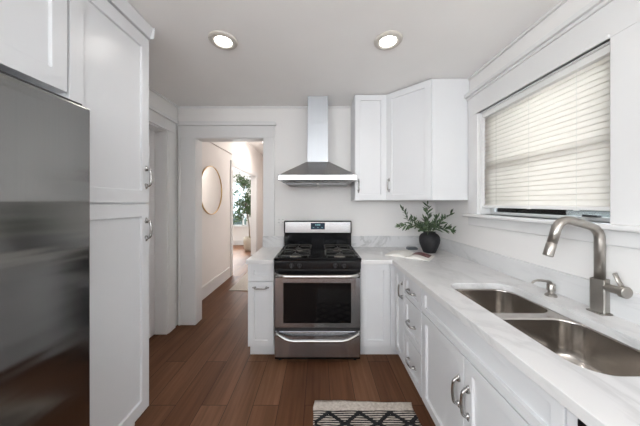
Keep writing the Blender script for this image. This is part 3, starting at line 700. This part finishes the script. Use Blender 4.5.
# cooktop: tray with raised lip
w = MB(); bm = w.bm
loops = []
for (x0, x1, y0, y1, z) in ((-hw-.009, hw+.009, RF+.012, 2.66, .893), (-hw-.009, hw+.009, RF+.008, 2.66, .922), (-hw+.004, hw-.004, RF+.018, 2.655, .930), (-hw+.03, hw-.03, RF+.045, 2.64, .922), (-hw+.045, hw-.045, RF+.06, 2.63, .912)):
    loops.append([bm.verts.new((rx+x, y, z)) for x, y in rrect(x0, x1, y0, y1, .014, 4)])
bm.faces.new(loops[0][::-1]); bm.faces.new(loops[-1]); n_ = len(loops[0])
for A, B in zip(loops, loops[1:]):
    for k in range(n_): bm.faces.new((A[k], A[(k+1)%n_], B[(k+1)%n_], B[k]))
w.build('cooktop', 'black_enamel', rg, smooth='auto')
for sx_ in (-1, 1):
    for y in (2.20, 2.48):
        bx_ = rx+sx_*.205
        o = MB().lathe([(0,.014),(.032,.014),(.036,.010),(.036,.006),(.048,.004),(.052,0)], (bx_, y, .913), 28).build('burner', 'burner_metal', rg, smooth=True)
        MB().lathe([(0,.024),(.028,.023),(.031,.020),(.031,.014)], (bx_, y, .913), 28).build('burner_cap', 'cast_iron', o, smooth=True)
    for y in (2.20, 2.48):
        gx0, gx1 = rx+sx_*.205-.135, rx+sx_*.205+.135; gy0, gy1 = y-.125, y+.125
        w = MB(); r_ = .0055; zt = .953
        lp = [(x, yy, zt-.006) for x, yy in rrect(gx0, gx1, gy0, gy1, .03, 4)]; lp.append(lp[0])
        w.tube(lp, r_, 8)
        cx, cy = (gx0+gx1)/2, y
        for dx, dy in ((1,0),(-1,0),(0,1),(0,-1)):
            ex, ey = cx+dx*.135, cy+dy*.125
            w.tube([(ex, ey, zt-.006), (cx+dx*.085, cy+dy*.08, zt), (cx+dx*.022, cy+dy*.022, zt)], [.0055,.0058,.0045], 8)
        for dx, dy in ((1,1),(-1,1),(1,-1),(-1,-1)):
            w.tube([(cx+dx*.118, cy+dy*.108, zt-.006), (cx+dx*.124, cy+dy*.114, .914)], r_, 8)
        w.build('grate', 'cast_iron', rg, smooth=True)
# control panel (sloped)
w = MB().prism([(RF+.035, .828), (RF+.006, .832), (RF+.008, .900), (RF+.05, .900)], 0, rx-hw-.002, rx+hw+.002)
cp = w.build('control_panel', 'black_enamel', rg, bevel=.004)
for kx in (291.5, 299.5, 335.3, 344):
    X = (kx-319)/115.; q = MB()
    q.tube([(X, RF+.012, .866), (X, RF-.006, .862)], [.020, .018], 20); q.tube([(X, RF-.006, .862), (X, RF-.010, .862)], [.018, .015], 20)
    q.box(X-.004, X+.004, RF-.022, RF-.004, .846, .880)
    q.build('knob', 'black_plastic', cp, smooth='auto', bevel=.001)
    q = MB()
    for j in range(3): q.box(X-.022+j*.018-.004*(j==1), X-.016+j*.018+.004*(j==1), RF+.0085, RF+.0125, .889, .892)
    q.build('dial_marks', 'white_plastic', cp)
# black vent strip between panel and door
MB().box(rx-hw+.002, rx+hw-.002, RF+.012, RF+.04, .757, .83).build('vent_strip', 'black_enamel', rg, bevel=.003)
# oven door
w = MB(); bm = w.bm
dz0, dz1 = .325, .757
w.shaker((rx-hw+.004, RF+.035, dz0), (1,0,0), (0,-1,0), 2*hw-.008, dz1-dz0, t=.035, rail=.082, rec=.004, railh=.05)
od = w.build('oven_door', 'steel_range', rg, bevel=.003)
MB().box(rx-hw+.080, rx+hw-.084, RF-.0015, RF+.006, .364, .716).build('oven_window', 'oven_glass', od, bevel=.001)
def bar(z, x0, x1, out, bend, drop=0, r=.0115):
    P = fillet_path([(x0+.012, RF+.004, z+drop), (x0, RF-.02, z+drop*.9), (x0+bend, RF-out, z), (x1-bend, RF-out, z), (x1, RF-.02, z+drop*.9), (x1-.012, RF+.004, z+drop)], [.014, .05, .05, .014], 8)
    return MB().tube(P, r, 16)
bar(.786, rx-.362, rx+.362, .055, .05, .010, .0165).build('handle', 'steel_handle', od, smooth=True)
# storage drawer
sdw = MB().box(rx-hw+.004, rx+hw-.004, RF, RF+.035, .065, .292).build('storage_drawer', 'steel_range', rg, bevel=.004)
bar(.236, rx-.352, rx+.352, .05, .11, .045, .0145).build('handle', 'steel_handle', sdw, smooth=True)
MB().box(rx-hw+.006, rx+hw-.006, RF+.012, RF+.04, .29, .328).build('gap_strip', 'black_plastic', rg)
# backguard
MB().prism([(2.625, .915), (2.615, 1.09), (2.635, 1.09), (2.68, 1.09), (2.68, .90), (2.625, .90)], 0, rx-hw+.004, rx+hw-.004).build('backguard_base', 'black_enamel', rg, bevel=.004)
bgd = MB().box(rx-hw+.0, rx+hw-.0, 2.612, 2.675, 1.065, 1.212).build('backguard', 'black_enamel', rg, bevel=.012, seg=4)
MB().box(rx-hw+.014, rx+hw-.014, 2.606, 2.62, 1.078, 1.200).build('backguard_face', 'steel_bright', bgd, bevel=.004)
dp = MB().box(rx-.078, rx+.078, 2.602, 2.612, 1.117, 1.190).build('display', 'display_navy', bgd, bevel=.008, seg=3)
for x in (-.022, -.006, .010, .022): MB().box(rx+x-.0045, rx+x+.0045, 2.6005, 2.603, 1.160, 1.176).build('clock_digit', 'clock_digits', bgd)
for x in (-.048, 0, .048): MB().box(rx+x-.008, rx+x+.008, 2.6005, 2.603, 1.135, 1.139).build('touch_mark', 'clock_digits', bgd)

# ------------------------------------------------------------------ hood
hc = rx; hd_ = 2.25
hdx = .380
hood = thing('range_hood', 'stainless chimney range hood on the wall above the range', 'range hood', (hc, 2.5, 1.60))
w = MB().hexa([(hc-hdx+.05, hd_+.05, 1.604), (hc+hdx-.05, hd_+.05, 1.604), (hc+hdx-.05, YB-.002, 1.604), (hc-hdx+.05, YB-.002, 1.604), (hc-hdx+.004, hd_+.004, 1.632), (hc+hdx-.004, hd_+.004, 1.632), (hc+hdx-.004, YB-.002, 1.632), (hc-hdx+.004, YB-.002, 1.632)])
w.build('underside', 'steel_hood', hood, bevel=.002)
for s_ in (-1, 1):
    MB().box(hc+s_*.165-.155, hc+s_*.165+.155, hd_+.08, YB-.05, 1.598, 1.606).build('grease_filter', 'dark_filter', hood, bevel=.002)
MB().box(hc-hdx, hc+hdx, hd_, YB-.002, 1.628, 1.683).build('rim', 'steel_bright', hood, bevel=.006, seg=3)
w = MB().hexa([(hc-hdx+.008, hd_+.008, 1.682), (hc+hdx-.008, hd_+.008, 1.682), (hc+hdx-.008, YB-.002, 1.682), (hc-hdx+.008, YB-.002, 1.682), (hc-.118, 2.44, 1.838), (hc+.118, 2.44, 1.838), (hc+.118, YB-.002, 1.838), (hc-.118, YB-.002, 1.838)])
w.build('canopy', 'steel_hood', hood, bevel=.002)
MB().box(hc-.108, hc+.108, 2.455, YB-.002, 1.837, 2.24).build('chimney_lower', 'steel_hood_duct', hood, bevel=.002)
MB().box(hc-.106, hc+.106, 2.457, YB-.002, 2.24, CZ-.002).build('chimney_upper', 'steel_hood_duct', hood, bevel=.002)
for k in range(5): MB().lathe([(0,-.003),(.005,-.003),(.006,0)], (hc-.04+k*.02, hd_, 1.657), 14, axis=1).build('button', 'pull_nickel', hood, smooth=True)

# ------------------------------------------------------------------ wall outlet
ot = thing('wall_outlet', 'white double outlet plate on the wall left of the range', 'outlet', (-.44, YB, 1.205))
MB().box(-.505, -.378, YB-.006, YB-.0005, 1.145, 1.262).build('cover_plate', 'white_plastic', ot, bevel=.002)
for x in (-.465, -.418):
    q = MB().box(x-.016, x+.016, YB-.009, YB-.005, 1.170, 1.237).build('socket', 'white_plastic', ot, bevel=.002)
    for z in (1.185, 1.218):
        for e in (-.0055, .0055): MB().box(x+e-.0015, x+e+.0015, YB-.0096, YB-.0085, z-.005, z+.005).build('slot', 'socket_slot', q)

# ------------------------------------------------------------------ vase with olive branches
vx, vy = 1.132, 2.41
vs = MB().lathe([(0,.002),(.050,0),(.058,.004),(.078,.05),(.096,.10),(.100,.135),(.094,.168),(.078,.190),(.060,.200),(.056,.206),(.060,.213),(.054,.213),(.050,.204),(.054,.196),(.070,.184),(.088,.16),(.09,.12),(.07,.05),(.045,.012),(0,.010)], (vx, vy, CT), 44).build('vase', 'vase_black', smooth=True, loc=(vx, vy, CT))
tag(vs, 'textured black vase holding leafy branches on the corner worktop', 'vase')
def leafblade(bm, p, d, length, wid, R):
    d = d.normalized(); s = d.cross(Vector((R.uniform(-1,1), R.uniform(-1,1), R.uniform(-.4,1)))).normalized(); up = s.cross(d)
    prof = ((0,.06),(.2,.7),(.45,1),(.7,.75),(.9,.3),(1,.02)); A = []; B = []; C = []
    for t, ww in prof:
        c = p + d*length*t + up*length*.10*math.sin(t*3) ; A.append(bm.verts.new(c+s*wid*ww-up*wid*ww*.3)); C.append(bm.verts.new(c)); B.append(bm.verts.new(c-s*wid*ww-up*wid*ww*.3))
    for i in range(len(prof)-1):
        bm.faces.new((A[i],C[i],C[i+1],A[i+1])); bm.faces.new((C[i],B[i],B[i+1],C[i+1]))
def branch(label, tip, mid, seed, nleaf=16, ll=.078, side=0):
    R = random.Random(seed); base = Vector((vx+(tip[0]-vx)*.08, vy+(tip[1]-vy)*.08, CT+.03)); lip = Vector((vx+(tip[0]-vx)*.13, vy+(tip[1]-vy)*.13, CT+.215))
    t = thing('leafy_branch', label, 'branch', base, 'leafy branches standing in the black vase')
    P = bezier([base, lip, mid, tip], 8); m = len(P)
    MB().tube(P, [.0026*(1-.6*i/m) for i in range(m)], 6).build('stem', 'stem_green', t, smooth=True)
    w = MB(); i0 = 9
    for k in range(nleaf):
        f = i0+(m-1-i0)*k/(nleaf-1); i = min(int(f), m-2); p = P[i].lerp(P[i+1], f-i); td = (P[i+1]-P[i]).normalized()
        ax = Vector((R.uniform(-1,1), R.uniform(-1,1), R.uniform(-.6,.8))); ax = (ax-td*ax.dot(td)).normalized()
        leafblade(w.bm, p, td*.65+ax*(.85 if k < nleaf-1 else .1), ll*R.uniform(.75, 1.2)*(1-.3*k/nleaf), .0092*R.uniform(.8,1.2), R)
    w.build('leaves', 'olive_leaf', t, smooth=True)
def at(px, py, y):
    s_ = 235/y; return ((px-319)/s_, y, 1.41-(py-203)/s_)
br = [
 ('leafy branch leaning high to the left out of the black vase', at(402.5,209,2.40), at(412,224,2.40), 1, 20),
 ('leafy branch spreading low to the far left out of the vase', at(399,227,2.32), at(411,226,2.36), 2, 20),
 ('leafy branch at short left of centre in the black vase', at(413,218,2.34), at(420,227,2.38), 3, 16),
 ('tall upright leafy branch reaching the cabinet underside', at(427.5,205,2.46), at(428,218,2.42), 4, 22),
 ('leafy branch leaning high to the right out of the black vase', at(453,212,2.38), at(441,222,2.39), 5, 20),
 ('leafy branch drooping low to the right out of the vase', at(454,230,2.32), at(443,229,2.36), 6, 17),
 ('short leafy branch right of centre in the black vase', at(438,217,2.36), at(433,227,2.38), 7, 16),
 ('short leafy branch at the front centre over the vase lip', at(424,219,2.33), at(427,228,2.35), 8, 18)]
for lb, tp, md, sd_, nl in br: branch(lb, tp, md, sd_, int(nl*1.9))

# ------------------------------------------------------------------ magazine and dish
mg = thing('open_magazine', 'open magazine with a dark red picture lying before the vase', 'magazine', (.87, 2.28, CT))
sp0, sp1 = Vector((.80, 2.165, CT)), Vector((.955, 2.375, CT)); sdv = (sp1-sp0); perp = Vector((sdv.y, -sdv.x, 0)).normalized()
def pages(sgn, name, mat, thick, w_=.20, lift=.018, a0=0, a1=1, extra=0, parent=mg, z_=0, z2=0):
    w = MB(); bm = w.bm; n_ = 14; T = []; B = []
    for i in range(n_+1):
        t = a0+(a1-a0)*i/n_; h = thick*(1-t*.35)+lift*math.sin(PI*min(1,t*1.15))*math.exp(-t*1.0)*1.5
        T.append([bm.verts.new(q+perp*sgn*w_*t+Vector((0,0,h+extra))) for q in (sp0+sdv*z_, sp1-sdv*z2)])
        B.append([bm.verts.new(q+perp*sgn*w_*t+Vector((0,0,(.0008 if not extra else h+extra-.0006)))) for q in (sp0+sdv*z_, sp1-sdv*z2)])
    for i in range(n_):
        bm.faces.new((T[i][0],T[i][1],T[i+1][1],T[i+1][0])); bm.faces.new((B[i][0],B[i+1][0],B[i+1][1],B[i][1]))
        bm.faces.new((T[i][0],T[i+1][0],B[i+1][0],B[i][0])); bm.faces.new((T[i][1],B[i][1],B[i+1][1],T[i+1][1]))
    bm.faces.new((T[0][0],B[0][0],B[0][1],T[0][1])); bm.faces.new((T[-1][0],T[-1][1],B[-1][1],B[-1][0]))
    return w.build(name, mat, parent)
lp_ = pages(-1, 'left_pages', 'page_paper', .010)
rp_ = pages(1, 'right_pages', 'page_paper', .005)
pages(1, 'printed_picture', 'printed_page', .005, a0=.12, a1=.86, extra=.0008, parent=rp_, z_=.42, z2=.06)
dsh = MB().prism(rrect(.965, 1.075, 2.545, 2.615, .012, 4), 2, CT, CT+.020)
dsh.prism(rrect(.972, 1.068, 2.552, 2.608, .010, 4), 2, CT+.020, CT+.026)
tag(dsh.build('small_box', 'dish_grey', bevel=.003, loc=(1.02, 2.58, CT)), 'small flat dark grey box behind the open magazine', 'box')

# ------------------------------------------------------------------ kitchen rug
ry1 = 1.665; rx0, rx1 = -.035, .645; ry0 = .25
rug = MB(); bm = rug.bm; nx, ny = 40, 80; G = []
for j in range(ny+1):
    row = []
    for i in range(nx+1):
        x = rx0+(rx1-rx0)*i/nx; y = ry1-(ry1-ry0)*j/ny
        wob = .004*math.sin(y*23)+.003*math.sin(y*57+1) if i in (0, nx) else 0
        wy = .006*math.sin(x*8+.6)-.012*(x-rx0) if j == 0 else 0
        row.append(bm.verts.new((x+wob, y+wy, .009+.0012*math.sin(x*31+y*17))))
    G.append(row)
for j in range(ny):
    for i in range(nx): bm.faces.new((G[j][i], G[j+1][i], G[j+1][i+1], G[j][i+1]))
rt = rug.build('kitchen_rug', 'woven_rug', smooth=True, loc=(rx0, ry1, 0))
s_ = rt.modifiers.new('solid', 'SOLIDIFY'); s_.thickness = .008; s_.offset = -1
tag(rt, 'cream and black woven runner rug with diamond pattern before the cabinets', 'rug')
w = MB(); bm = w.bm; R = random.Random(11); per = .205; hh = .155
rows = int((ry1-.10-ry0-.05)/(hh))
def tuft(x, y):
    if not (rx0+.012 < x < rx1-.012 and ry0+.02 < y < ry1-.085): return
    r = .0112*R.uniform(.85, 1.15); c = Vector((x, y, .0105)); rings = []
    for zz, k in ((0, 1), (.004, .95), (.0075, .55)):
        rings.append([bm.verts.new(c+Vector((r*k*1.15*math.cos(a*PI/3.5), r*k*math.sin(a*PI/3.5), zz))) for a in range(7)])
    for A, B in zip(rings, rings[1:]):
        for k in range(7): bm.faces.new((A[k], A[(k+1)%7], B[(k+1)%7], B[k]))
    bm.faces.new(rings[-1])
for kx in range(-1, 5):
    for ky in range(0, 5):
        cx = rx0+.098+kx*per; cy = ry1-.095-hh/2-ky*hh*1.0
        for q in range(4):
            ax, ay = ((0, hh/2), (per/2*.92, 0), (0, -hh/2), (-per/2*.92, 0))[q]; bx2, by2 = ((per/2*.92, 0), (0, -hh/2), (-per/2*.92, 0), (0, hh/2))[q]
            for s2 in range(8):
                t = s2/8; tuft(cx+ax*(1-t)+bx2*t, cy+ay*(1-t)+by2*t)
w.build('knotted_diamonds', 'rug_tuft', rt)
# hall runner
tag(MB().box(-1.45, -.78, 3.77, 6.0, .001, .010).build('hall_rug', 'jute', bevel=.003, loc=(-1.1, 4.9, 0)), 'flat beige woven runner on the hallway floor', 'rug')

# ------------------------------------------------------------------ mirror on the hall wall
mi = thing('round_mirror', 'round mirror with thin gold frame on the hallway wall', 'mirror', (HX+.02, 3.72, 1.61))
mc = (HX, 3.72, 1.61)
MB().lathe([(.374,.002),(.382,.002),(.384,.018),(.381,.022),(.376,.022),(.373,.018)], mc, 64, axis=0, closed=True).build('frame', 'gold_metal', mi, smooth=True)
MB().lathe([(0,.004),(.373,.004),(.373,.012),(0,.012)], mc, 64, axis=0).build('mirror_glass', 'mirror_glass', mi)

# ------------------------------------------------------------------ potted ficus in the far room
fxp = Vector((-2.06, 6.98, 0))
fi = thing('potted_ficus', 'tall leafy indoor tree in a woven basket in the far room', 'potted tree', fxp)
MB().lathe([(0,.0),(.13,0),(.17,.12),(.18,.28),(.165,.40),(.15,.40),(.15,.36),(0,.36)], fxp, 28).build('basket', 'basket_weave', fi, smooth=True)
MB().lathe([(0,.362),(.15,.362),(.15,.355)], fxp, 20).build('soil', 'soil', fi)
w = MB(); R = random.Random(5); tips = []
main = bezier([fxp+Vector((0,0,.35)), fxp+Vector((-.03,.02,.8)), fxp+Vector((-.10,0,1.25)), fxp+Vector((-.15,.02,1.9))], 6)
w.tube(main, [.02-.012*i/len(main) for i in range(len(main))], 8)
for k in range(26):
    i = R.randint(8, len(main)-1); p = main[i]; a = R.uniform(0, 2*PI); ln = R.uniform(.18, .42)
    q = p+Vector((math.cos(a)*ln, math.sin(a)*ln*.8, R.uniform(-.05, .32))); mpt = (p+q)/2+Vector((0,0,.05))
    if q.x > -1.98: q.x = -1.98
    w.tube([p, mpt, q], [.007,.005,.003], 5); tips += [q, mpt, (q+mpt)/2]
w.build('trunk', 'bark', fi, smooth=True)
w = MB()
for q in tips:
    for k in range(13):
        p = q+Vector((R.gauss(0,.07), R.gauss(0,.07), R.gauss(0,.08)))
        p.x = min(p.x, -1.98)
        leafblade(w.bm, p, Vector((R.uniform(-1,1), R.uniform(-1,1), R.uniform(-1.2,.3))), R.uniform(.07,.11), .022, R)
w.build('foliage', 'ficus_leaf', fi, smooth=True)
